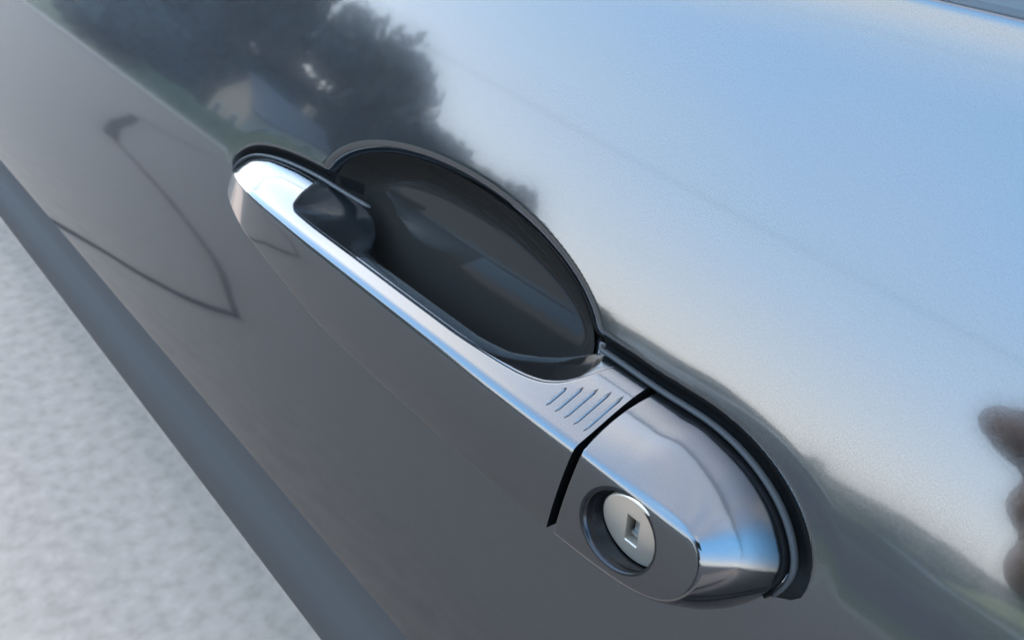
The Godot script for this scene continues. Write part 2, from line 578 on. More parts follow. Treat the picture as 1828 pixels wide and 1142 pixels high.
# ---------------------------------------------------------------- lock cover
const CAP_PAIRS := [
	[Vector2(-20.8, 0.6), Vector2(-20.8, -15.8)], [Vector2(-12, 0.75), Vector2(-13, -15.5)], [Vector2(-3.4, 0.7), Vector2(-5, -15.2)], [Vector2(9.4, -1.8), Vector2(5.5, -14.7)],
	[Vector2(19.9, -6.9), Vector2(11.8, -15.4)], [Vector2(27, -14), Vector2(15.6, -18.4)], [Vector2(28.8, -20.5), Vector2(17.4, -23.0)], [Vector2(25.5, -28), Vector2(16.8, -28.5)],
	[Vector2(19, -36), Vector2(13, -34.0)], [Vector2(6, -43), Vector2(5, -37.6)], [Vector2(-8, -46), Vector2(-7, -39.6)], [Vector2(-20.8, -46.5), Vector2(-20.8, -40.5)]]
const BOWL_C := Vector2(-4.1, -27.0)
const BOWL_R := Vector2(11.5, 10.0)

func cap_front(q: Vector2) -> float:
	var u := maxf(-15.4 - q.y, -1.0)
	var n := 20.4 + (bulge(u) if u > 0 else 0.0)
	if q.x > 4.0: n -= 0.006 * pow(q.x - 4.0, 2.0)
	return n

func lock_cover() -> void:
	var gs := crom(CAP_PAIRS.map(func(e): return e[0]), 0.0001)  # only to reach the ends; resampled below
	gs = PackedVector2Array()
	var fs := PackedVector2Array()
	var n := CAP_PAIRS.size()
	for i in n - 1:
		for k in 12:
			var t := k / 12.0
			var o := [CAP_PAIRS[maxi(i - 1, 0)], CAP_PAIRS[i], CAP_PAIRS[i + 1], CAP_PAIRS[mini(i + 2, n - 1)]]
			gs.append((o[1][0] as Vector2).cubic_interpolate(o[2][0], o[0][0], o[3][0], t))
			fs.append((o[1][1] as Vector2).cubic_interpolate(o[2][1], o[0][1], o[3][1], t))
	gs.append(CAP_PAIRS[-1][0])
	fs.append(CAP_PAIRS[-1][1])
	var open := gs.size()
	# the straight edge along the gap
	for k in range(0, 29):
		var t: float = [0.004, 0.02][k] if k < 2 else ([0.98, 0.996][k - 27] if k > 26 else (k - 1) / 26.0)
		var q := Vector2(-20.8, lerpf(-40.5, -15.8, t))
		fs.append(q)
		gs.append(Vector2(-20.8, lerpf(-46.5, 0.6, t)))
	gs.append(gs[0])
	fs.append(fs[0])
	var m := gs.size()
	var p := PackedVector3Array()
	var nv := 0
	for i in m:
		var edge := i >= open and i < m - 1
		var g := gs[i]
		var f := fs[i]
		var row := PackedVector3Array()
		var ng := -2.0
		var nf := cap_front(f)
		var a3 := Vector3(g.x, g.y, ng)
		var b3 := Vector3(f.x, f.y, nf)
		if edge:
			a3 = Vector3(f.x, f.y, nf - 12.0)
		var toc := (BOWL_C - f).normalized()
		var outw := Vector3(-toc.x, -toc.y, 0.35).normalized()
		var r := 0.4 if edge else 0.9
		var l := a3.distance_to(b3)
		for k in 16:
			var t := k / 15.0 * (1.0 - r / l)
			var q := a3.lerp(b3, t)
			if not edge: q += outw * (0.055 * l * 4.0 * t * (1.0 - t))
			row.append(q)
		var fq := f + toc * r
		var b4 := Vector3(fq.x, fq.y, cap_front(fq))
		var a4 := row[-1]
		for k in range(1, 7):
			var t := k / 6.0
			row.append(a4.lerp(b3, t).lerp(b3.lerp(b4, t), t))
		var d := (fq - BOWL_C) / BOWL_R
		var rim := BOWL_C + d.normalized() * BOWL_R
		for k in range(1, 21):
			var q := fq.lerp(rim, k / 20.0)
			row.append(Vector3(q.x, q.y, cap_front(q)))
		for q in row: p.append(W(q.x, q.y, q.z))
		nv = row.size()
	var c := put("lock_cover", grid(p, m, nv, true, true), M.handle_paint, car)
	tag(c, "rounded painted cover with the key lock at the rear end of the handle")
	# lock barrel, its axis turned down a little from the front face
	var ca := deg_to_rad(29.0)
	var ln := Vector3(0, -sin(ca), cos(ca))
	var lu := Vector3(0, cos(ca), sin(ca))
	var lx := Vector3(1, 0, 0)
	var lc := Vector3(-1.85, -26.0, 16.6)
	var lock_r := 9.8
	# dished wall from the rim to the barrel
	p = PackedVector3Array()
	for i in 97:
		var a := TAU * i / 96.0
		var rim := BOWL_C + Vector2(cos(a), sin(a)) * BOWL_R
		var r3 := Vector3(rim.x, rim.y, cap_front(rim))
		var low := lc - ln * 0.9 + (lx * cos(a) + lu * sin(a)) * (lock_r + 0.45)
		var row := []
		var lip := (Vector3(BOWL_C.x, BOWL_C.y, r3.z) - r3).normalized()
		var ahead := BOWL_C + Vector2(cos(a), sin(a)) * (BOWL_R - Vector2(1.5, 1.5))
		var lip3 := Vector3(ahead.x, ahead.y, cap_front(ahead))
		var half := r3.lerp(low, 0.42) + lip * 0.3
		for k in 9:
			var t := k / 8.0
			row.append(r3.lerp(lip3, t).lerp(lip3.lerp(half, t), t))
		for k in range(1, 9): row.append(half.lerp(low, k / 8.0))
		row.append(low - ln * 4.0)
		for q in row: p.append(W(q.x, q.y, q.z))
		nv = row.size()
	put("lock_dish", grid(p, 97, nv, true, true), M.dish_paint, c)
	# barrel face: a disc with a rectangular key slot
	p = PackedVector3Array()
	var sl := Vector2(1.9, 4.4)
	for i in 129:
		var a := TAU * i / 128.0
		var e := Vector2(cos(a), sin(a))
		var k1 := minf(sl.x / maxf(absf(e.x), 1e-4), sl.y / maxf(absf(e.y), 1e-4))
		var slot := e * k1 + Vector2(-0.35, -0.3)
		var row := []
		row.append([e * lock_r, -5.0])
		row.append([e * lock_r, -0.35])
		row.append([e * (lock_r - 0.08), -0.12])
		row.append([e * (lock_r - 0.35), 0.0])
		for k in 7: row.append([(e * (lock_r - 0.45)).lerp(slot * 1.06, k / 6.0), 0.0])
		row.append([slot, -0.12])
		row.append([slot, -0.5])
		row.append([slot, -3.2])
		for q in row:
			var w: Vector3 = lc + lx * q[0].x + lu * q[0].y + ln * q[1]
			p.append(W(w.x, w.y, w.z))
		nv = row.size()
	tag(put("lock_cylinder", grid(p, 129, nv, true, true), M.lock_metal, c), "round satin metal face of the key lock")
	var st := SurfaceTool.new()
	st.begin(Mesh.PRIMITIVE_TRIANGLES)
	var bas := Basis(Vector3.RIGHT, (fup * lu.y + fout * lu.z).normalized(), (fup * ln.y + fout * ln.z).normalized())
	var at := lc - ln * 2.6 + lx * -0.1
	box_into(st, W(at.x, at.y, at.z), Vector3(2.4, 8.2, 0.6) * MM, bas)
	at = lc - ln * 2.0 + lx * -0.2 - lu * 2.6
	box_into(st, W(at.x, at.y, at.z), Vector3(2.6, 1.2, 1.0) * MM, bas)
	put("key_shutter", st.commit(), M.lock_shutter, c)
	# end wall at the gap and the dark space between both halves
	var loop := PackedVector3Array()
	for q in grip_section(-23.0): loop.append(W(-20.9, q.x, q.y))
	var bl := PackedVector3Array()
	for y in loop: bl.append(y)
	put("gap_filler", boxes([[W(-22.0, -22.0, 3.0), Vector3(2.0, 26.0, 16.0) * MM, Basis(Vector3.RIGHT, fup, fout)]]), M.black_void, c)


func seals() -> void:
	# black seal in the groove round the foot, and the grey gasket bead against the handle
	var left := PackedVector2Array()
	var right := PackedVector2Array()
	for i in foot.size() - 1:
		var q := foot[i]
		if q.x < -151.0 and (q.y > -24.0): left.append(q)
		elif q.x > -43.0 and (q.y > -26.5): right.append(q)
	# the left run starts in the middle of its list: turn it so that it is one piece
	var cut := 0
	for i in left.size() - 1:
		if left[i].distance_to(left[i + 1]) > 10.0: cut = i + 1
	left = left.slice(cut) + left.slice(0, cut)
	for run: PackedVector2Array in [left, right]:
		var bead := PackedVector3Array()
		var floor_ := PackedVector3Array()
		for i in run.size():
			var t: Vector2 = (run[mini(i + 1, run.size() - 1)] - run[maxi(i - 1, 0)]).normalized()
			var o: Vector2 = Vector2(-t.y, t.x)
			var b: Vector2 = run[i] + o * 0.55
			bead.append(W(b.x, b.y, -0.7 - 1.8 * (smoothstep(-23.0, -29.0, run[i].y) if run[i].x > -60.0 else 0.0)))
			if run[i].x < -60.0 and run[i].x > -172.0: continue
			var close := smoothstep(-20.0, -25.5, run[i].y) if run[i].x > -60.0 else smoothstep(-19.0, -24.0, run[i].y)
			for j in 11:
				var ds := lerpf(-0.4, lerpf(4.7, 0.3, close), j / 10.0)
				var f: Vector2 = run[i] + o * ds
				floor_.append(W(f.x, f.y, 0.28 * sin(PI * j / 10.0) + 0.05 - skin_depth(f.x, f.y, ds, foot_open(f))))
		put("handle_gasket", tube(bead, 0.00078, 0.0014, fout, 12), M.grey_rubber, car)
		put("groove_seal", grid(floor_, floor_.size() / 11, 11, true), M.rubber, car)


# ---------------------------------------------------------------- the rest of the car
func body() -> void:
	# black moulding along the door
	var p := PackedVector3Array()
	var sec := [Vector2(-119.0, -0.3), Vector2(-121.0, 0.15), Vector2(-124.0, 0.7), Vector2(-128.5, 2.2), Vector2(-133.0, 4.8), Vector2(-138.0, 7.6), Vector2(-143.0, 9.1), Vector2(-147.5, 9.3), Vector2(-151.0, 8.0), Vector2(-152.6, 4.0), Vector2(-153.0, -0.6)]
	var fine := crom(sec, 0.8)
	for span in [[-1050.0, 258.0], [-2250.0, -1058.0]]:
		var mx := axis([[span[0], 15.0], [span[1], 1.0]])
		p = PackedVector3Array()
		for x in mx:
			for q in fine: p.append(skin(x, q.x, q.y))
		tag(put("side_moulding", grid(p, mx.size(), fine.size(), true), M.moulding_plastic, car), "dark plastic strip along the lower door" if span[1] > 0 else "")

	# panels before and behind the door, cut from the same skin
	var vs := axis([[-640.0, 20.0], [-200.0, 8.0], [92.0, 1.0], [115.0, 1.0]])
	for span in [["front_wing", -2900.0, -1056.0], ["rear_panel", 266.0, 1750.0]]:
		var xs := axis([[span[1], 40.0], [span[2], 1.0]])
		p = PackedVector3Array()
		for x in xs:
			var endd := maxf(0.0, (-2300.0 - x) / 600.0) if x < 0 else maxf(0.0, (x - 1250.0) / 500.0)
			var inn := 0.42 * endd * endd
			for v in vs: p.append(skin(x, v, 0.0) - Vector3(0, 0, inn))
		put(span[0], grid(p, xs.size(), vs.size()), M.car_paint, car)
	# side window and its rubber, leaning in to the roof
	var belt := skin(0.0, 115.0, 0.0)
	var top := belt + Vector3(0, 0.42, -0.20)
	var b0 := belt + Vector3(0, -0.012, -0.012)
	var gl := PackedVector3Array()
	for q in [[-1.35, 0.0], [-0.75, 1.0], [0.25, 1.0], [0.3, 0.0]]:
		gl.append(Vector3(q[0] - CAR_AT.x, 0, 0) + Vector3(0, lerpf(b0.y, top.y, q[1]), lerpf(b0.z, top.z, q[1])))
	var outn := Vector3(0, 0.2, 0.43).normalized()
	var slab := SurfaceTool.new()
	slab.begin(Mesh.PRIMITIVE_TRIANGLES)
	var inner := PackedVector3Array()
	for q in gl: inner.append(q - outn * 0.005)
	var win := fan(gl, outn)
	put("side_window", win, M.glass_dark, car)
	put("window_back", fan(inner, -outn), M.glass_dark, car.get_node("side_window"))
	var lip := PackedVector3Array()
	for x in axis([[-1350.0, 30.0], [1200.0, 1.0]]): lip.append(Vector3(x * MM - CAR_AT.x, belt.y + 0.014, belt.z - 0.006))
	tag(put("window_seal", tube(lip, 0.007, 0.030, Vector3.UP, 14), M.trim_grey, car), "grey seal along the foot of the side window")
	# shell: far side, floor, bonnet, roof
	var half := -0.92
	var st := SurfaceTool.new()
	st.begin(Mesh.PRIMITIVE_TRIANGLES)
	box_into(st, Vector3(-0.1, 0.58, -0.06), Vector3(4.1, 0.80, 1.46))
	put("body_core", st.commit(), M.glass_dark, car)
	var ring := PackedVector3Array()
	var hull := [[-2.2, 0.0, 0.98, 0.70], [-1.75, 0.02, 1.10, 0.80], [-1.35, 0.0, 1.12, 0.83], [-0.75, 0.40, 1.52, 0.62], [-0.2, 0.44, 1.57, 0.62], [0.35, 0.44, 1.57, 0.62], [1.1, 0.36, 1.50, 0.60], [1.65, 0.0, 1.12, 0.78], [1.75, -0.1, 0.95, 0.74]]
	for hrow in hull:
		for k in 25:
			var a := PI * k / 24.0
			var w: float = hrow[3]
			var q := Vector2(pow(absf(cos(a)), 0.4) * signf(cos(a)) * w, pow(sin(a), 0.55))
			ring.append(Vector3(hrow[0] - CAR_AT.x, lerpf(0.97, hrow[2], q.y), q.x - 0.06))
	put("roof", grid(ring, hull.size(), 25, true), M.car_paint, car)
	for s in [[-2.72, 0.45], [0.95, 0.62], [-2.25, -0.72], [0.95, -0.72]]:
		wheel(Vector3(s[0] - CAR_AT.x, 0.34, s[1] - 0.02), signf(s[1]))

func wheel(at: Vector3, sg: float) -> void:
	var prof := [Vector2(0.215, -0.1), Vector2(0.29, -0.112), Vector2(0.325, -0.095), Vector2(0.34, -0.06), Vector2(0.34, 0.06), Vector2(0.325, 0.095), Vector2(0.29, 0.112), Vector2(0.215, 0.1)]
	var p := PackedVector3Array()
	for i in 49:
		var a := TAU * i / 48.0
		for q in prof: p.append(Vector3(cos(a) * q.x, sin(a) * q.x, q.y * sg))
	var w := put("wheel", grid(p, 49, prof.size(), sg < 0, true), M.tyre, car)
	w.position = at
	p = PackedVector3Array()
	var rp := [Vector2(0.001, 0.07), Vector2(0.05, 0.075), Vector2(0.06, 0.06), Vector2(0.18, 0.07), Vector2(0.2, 0.09), Vector2(0.218, 0.1), Vector2(0.218, -0.09)]
	for i in 49:
		var a := TAU * i / 48.0
		for q in rp: p.append(Vector3(cos(a) * q.x, sin(a) * q.x, q.y * sg))
	put("rim", grid(p, 49, rp.size(), sg < 0, true), M.rim_alloy, w)


# ---------------------------------------------------------------- surroundings
func sheet(called: String, x0: float, x1: float, z0: float, z1: float, y: float, m: Material, parent: Node = self) -> MeshInstance3D:
	var p := PackedVector3Array([Vector3(x0, y, z0), Vector3(x0, y, z1), Vector3(x1, y, z0), Vector3(x1, y, z1)])
	return put(called, grid(p, 2, 2, true), m, parent)

func surroundings() -> void:
	tag(sheet("ground", -900, 900, -900, 900, -0.16, M.grass), "", "", "", "structure")
	var pave := sheet("pavement", -110, 70, -40, 22, 0.0, M.pavement)
	tag(pave, "", "", "", "structure")
	tag(sheet("concrete_strip", -110, 70, -1.9, 0.80, 0.004, M.concrete), "", "", "", "structure")
	for l in TAR:
		var path := crom(l[1], 0.35)
		var p := PackedVector3Array()
		for i in path.size():
			var t := (path[mini(i + 1, path.size() - 1)] - path[maxi(i - 1, 0)]).normalized()
			var o: Vector2 = Vector2(-t.y, t.x) * (l[0] * 0.5 * rng.randf_range(0.8, 1.25))
			p.append(Vector3(path[i].x + o.x, 0.008, path[i].y + o.y))
			p.append(Vector3(path[i].x - o.x, 0.008, path[i].y - o.y))
		put("tar_seam", grid(p, path.size(), 2, false), M.tar, pave)
	tag(put("kerb", boxes([[Vector3(-20, 0.0, 22.1), Vector3(180, 0.26, 0.2)]]), M.kerb_concrete), "", "", "", "structure")
	tag(put("grass_verge", boxes([[Vector3(-20, -0.02, 23.7), Vector3(180, 0.24, 3.0)]]), M.grass), "", "", "", "structure")
	tag(sheet("road", -400, 400, 26.0, 32.0, -0.10, M.asphalt), "", "", "", "structure")
	hillside()
	house()
	hedge()
	trees()
	power_line()
	photographer()

func hillside() -> void:
	var f := noise(0.02, 41, 4)
	var g := noise(0.05, 42, 4)
	var nx := 110
	var nz := 170
	var p := PackedVector3Array()
	var c := PackedColorArray()
	for i in nx:
		var x := lerpf(-160.0, 240.0, i / (nx - 1.0))
		for j in nz:
			var z := lerpf(36.0, 200.0, j / (nz - 1.0))
			var w := smoothstep(-70.0, -10.0, x + z * 0.35)
			var h := smoothstep(40.0, 150.0, z) * (10.0 + 5.0 * f.get_noise_2d(x, z * 0.6)) * lerpf(0.25, 1.0, w)
			p.append(Vector3(x, h - 0.2, z))
			var zz := z + 7.0 * f.get_noise_2d(x * 0.8, 300.0) + 0.05 * x
			var k := g.get_noise_2d(x * 0.3, z * 2.2)
			var col := Color(0.050, 0.064, 0.048).lerp(Color(0.10, 0.105, 0.075), smoothstep(-0.3, 0.35, k))
			if zz < 68.0: col = Color(0.088, 0.080, 0.078).lerp(Color(0.11, 0.10, 0.09), smoothstep(-0.2, 0.3, k))
			if zz > 70.0 and zz < 74.0: col = Color(0.15, 0.145, 0.12)
			if absf(zz - 90.0) < 2.2: col = Color(0.62, 0.60, 0.55)
			if zz > 100.0 and zz < 108.0 and g.get_noise_2d(x * 0.5, 7.0) > -0.3: col = Color(0.42, 0.42, 0.19)
			if zz > 118.0 and zz < 122.0 and g.get_noise_2d(x * 0.6, 90.0) > 0.0: col = Color(0.25, 0.25, 0.15)
			if zz > 140.0: col = Color(0.045, 0.052, 0.045)
			c.append(col)
	var m := grid(p, nx, nz, true)
	var a := m.surface_get_arrays(0)
	tag(put("hillside", arr(a[Mesh.ARRAY_VERTEX], a[Mesh.ARRAY_NORMAL], a[Mesh.ARRAY_INDEX], c), M.hill), "", "", "", "structure")

func house() -> void:
	var h := base("house", Vector3(-59.0, 0.0, 38.0))
	h.rotation.y = deg_to_rad(180.0)
	h.scale = Vector3.ONE * 0.86
	tag(h, "cream and pale grey house with slate gable roof below tall trees", "house")
	# gable end towards +z, long side towards +x
	put("wall", boxes([[Vector3(0, 1.65, 0), Vector3(6.4, 3.9, 9.0)]]), M.render_pale, h)
	for s in [1.0, -1.0]:
		var gab := SurfaceTool.new()
		gab.begin(Mesh.PRIMITIVE_TRIANGLES)
		gab.set_normal(Vector3(0, 0, s))
		for q in [Vector3(-3.2, 3.6, 4.5 * s), Vector3(0, 6.0, 4.5 * s), Vector3(3.2, 3.6, 4.5 * s)]: gab.add_vertex(q)
		put("gable", gab.commit(), M.render_cream, h)
	put("gable_wall", boxes([[Vector3(0, 1.65, 4.54), Vector3(6.3, 3.88, 0.06)]]), M.render_cream, h)
	for s in [1.0, -1.0]:
		var b := Basis(Vector3.BACK, -s * 0.6435)
		put("roof", boxes([[Vector3(1.82 * s, 4.82, 0), Vector3(4.5, 0.14, 9.8), b]]), M.roof_slate, h)
	put("chimney", boxes([[Vector3(0.6, 6.3, -2.6), Vector3(0.8, 1.7, 0.8)], [Vector3(0.6, 7.2, -2.6), Vector3(0.95, 0.15, 0.95)]]), M.render_cream, h)
	for w in [[Vector3(-1.6, 1.9, 4.58), 0.0], [Vector3(1.6, 1.9, 4.58), 0.0], [Vector3(-3.21, 1.9, 2.2), -PI / 2], [Vector3(-3.21, 1.9, -2.4), -PI / 2]]:
		var win := put("window", boxes([[Vector3(0, 0.62, 0.03), Vector3(1.3, 0.1, 0.1)], [Vector3(0, -0.62, 0.04), Vector3(1.4, 0.1, 0.14)], [Vector3(-0.6, 0, 0.03), Vector3(0.1, 1.14, 0.1)], [Vector3(0.6, 0, 0.03), Vector3(0.1, 1.14, 0.1)], [Vector3(0, 0, 0.03), Vector3(0.06, 1.14, 0.08)]]), M.frame_white, h)
		win.position = w[0]
		win.rotation.y = w[1]
		put("pane", boxes([[Vector3(0, 0, 0.01), Vector3(1.1, 1.14, 0.02)]]), M.window_glass, win)
	put("door", boxes([[Vector3(-3.24, 0.95, 0.0), Vector3(0.08, 2.1, 0.95)]]), M.door_red, h)

func hedge() -> void:
	var f := noise(0.25, 51, 4)
	var nx := 260
	var p := PackedVector3Array()
	for i in nx:
		var x := lerpf(-120.0, -24.0, i / (nx - 1.0))
		for j in 17:
			var a := PI * j / 16.0
			var q := Vector3(x, pow(sin(a), 0.6) * 1.5, 33.4 - cos(a) * 0.7)
			var d := f.get_noise_3dv(q * 2.0) * 0.45
			p.append(q + Vector3(0, sin(a), -cos(a)) * d + Vector3(0, -0.15, 0))
	tag(put("hedge", grid(p, nx, 17, true), M.leaf_1), "long low green hedge along the far side of the road", "hedge")

func crown(sd: int, h: float, r: float, count: int, size: float) -> ArrayMesh:
	var rg := RandomNumberGenerator.new()
	rg.seed = sd
	var blobs := []
	for k in 15:
		var t := rg.randf()
		var a := rg.randf() * TAU
		var rr := r * sin(PI * clampf(0.16 + 0.80 * t, 0.0, 1.0)) * rg.randf_range(0.2, 0.75)
		blobs.append([Vector3(cos(a) * rr, h * (0.08 + 0.84 * t), sin(a) * rr), r * rg.randf_range(0.28, 0.5)])
	var p := PackedVector3Array()
	var nr := PackedVector3Array()
	var ix := PackedInt32Array()
	var c := PackedColorArray()
	for i in count:
		var b: Array = blobs[rg.randi() % blobs.size()]
		var dir := Vector3(rg.randfn(), rg.randfn(), rg.randfn()).normalized()
		var at: Vector3 = b[0] + dir * b[1] * (pow(rg.randf(), 0.35) + 0.5 * pow(rg.randf(), 6.0)) * Vector3(1, 0.8, 1)
		var u := Vector3(rg.randfn(), rg.randfn(), rg.randfn()).normalized()
		var n := (dir + Vector3(rg.randfn(), rg.randfn(), rg.randfn()) * 0.5).normalized()
		u = (u - n * u.dot(n)).normalized()
		var w := n.cross(u)
		var s := size * rg.randf_range(0.6, 1.3)
		var k := p.size()
		var tone := rg.randf_range(0.65, 1.35)
		for q in [u * s, w * s * 0.55, -u * s, -w * s * 0.55]:
			p.append(at + q)
			nr.append(n)
			c.append(Color(tone, tone, tone))
		ix.append_array([k, k + 2, k + 1, k, k + 3, k + 2])
	return arr(p, nr, ix, c)

func power_line() -> void:
	var ends := [Vector3(-78.0, 12.3, 29.5), Vector3(42.0, 8.6, 29.5)]
	var names := ["weathered wooden pole carrying the wire, at the tree end of the road", "weathered wooden pole carrying the wire, at the open end of the road"]
	for i in 2:
		var o := base("utility_pole", Vector3(ends[i].x, -0.12, 29.5))
		tag(o, names[i], "utility pole", "poles along the road")
		var p := PackedVector3Array()
		for k in 9:
			for j in 11:
				var a := TAU * j / 10.0
				var r := lerpf(0.17, 0.11, k / 8.0)
				p.append(Vector3(cos(a) * r, (ends[i].y + 0.4) * k / 8.0, sin(a) * r))
		put("pole", grid(p, 9, 11, true), M.wood_pole, o)
		put("crossarm", boxes([[Vector3(0, ends[i].y - 0.05, 0), Vector3(0.12, 0.12, 1.8)]]), M.wood_pole, o)
	var path := PackedVector3Array()
	for k in 61:
		var t := k / 60.0
		path.append(ends[0].lerp(ends[1], t) - Vector3(0, 4.0 * t * (1.0 - t) * 1.3, 0))
	tag(put("power_line", tube(path, 0.015, 0.015, Vector3.UP, 8), M.wire), "single dark overhead wire strung along the road between two poles", "wire")

func trunk(h: float, r: float, sd: int) -> ArrayMesh:
	var rg := RandomNumberGenerator.new()
	rg.seed = sd
	var st := SurfaceTool.new()
	var m := ArrayMesh.new()
	var first := true
	st.begin(Mesh.PRIMITIVE_TRIANGLES)
	for k in 6:
		var path := PackedVector3Array()
		var a := rg.randf() * TAU
		var from := 0.0 if k == 0 else rg.randf_range(0.25, 0.5) * h
		for i in 9:
			var t := i / 8.0
			if k == 0: path.append(Vector3(sin(t * 3.0) * 0.02 * h, t * h * 0.8 - 0.1, cos(t * 4.0) * 0.015 * h))
			else: path.append(Vector3(cos(a) * t * h * 0.24, from + t * h * 0.3, sin(a) * t * h * 0.24))
		var rr := r if k == 0 else r * 0.4
		var p := PackedVector3Array()
		for i in 9:
			for j in 9:
				var b := TAU * j / 8.0
				p.append(path[i] + Vector3(cos(b), 0, sin(b)) * rr * (1.0 - 0.85 * i / 8.0))
		st.append_from(grid(p, 9, 9, true), 0, Transform3D())
	return st.commit()

func trees() -> void:
	# bearing from the door (degrees towards the front of the car), distance, height, spread, kind of leaf
	var rows := [
		[73.0, 84.0, 16.0, 7.5, 0, "dark broadleaf tree at the far left end of the row"], [69.0, 82.0, 16.0, 7.0, 2, "dark tree second from the left end of the row"],
		[64.5, 88.0, 18.5, 7.5, 2, "very tall dark tree standing left behind the house"], [60.0, 92.0, 20.0, 8.0, 0, "tallest dark tree, directly behind the house chimney"],
		[56.0, 84.0, 17.0, 7.0, 2, "tall bluish tree standing right behind the house"], [52.0, 80.0, 14.8, 6.5, 0, "tall tree second to the right of the house"],
		[48.5, 74.0, 12.8, 6.2, 2, "broad mid-sized tree third to the right of the house"], [45.0, 70.0, 11.3, 5.4, 1, "green tree near the open end of the tall row"],
		[62.8, 104.0, 10.5, 6.0, 0, "low tree showing between the tall ones, left of the house roof"], [56.3, 93.0, 13.0, 7.5, 0, "low tree showing between the tall ones, right of the house roof"], [66.5, 104.0, 10.0, 6.0, 2, "low tree in the gap between the two dark trees at the left"],
		[41.2, 66.0, 10.2, 4.4, 0, "slim last tree at the open end of the tall row"], [37.5, 66.0, 6.5, 4.2, 2, "half-height tree just past the end of the tall row"], [33.0, 70.0, 5.0, 4.2, 1, "low round bush beyond the end of the tree row"],
		[15.5, 150.0, 2.4, 3.0, 0, "small lone dark bush on the crest of the hill"], [1.0, 140.0, 5.5, 5.0, 2, "small round tree on the hill right of the lone one"]]
	var i := 0
	for t in rows:
		i += 1
		var a := deg_to_rad(t[0])
		var at := Vector3(-sin(a) * t[1], -0.15, cos(a) * t[1])
		if t[0] < 20.0: at.y = 9.0
		var o := base("tree", at)
		tag(o, t[5], "tree", "trees beyond the road")
		put("trunk", trunk(t[2], t[2] * 0.022, 60 + i), M.bark, o)
		put("crown", crown(80 + i, t[2], t[3], 4200, t[3] * 0.10), M["leaf_%d" % t[4]], o)

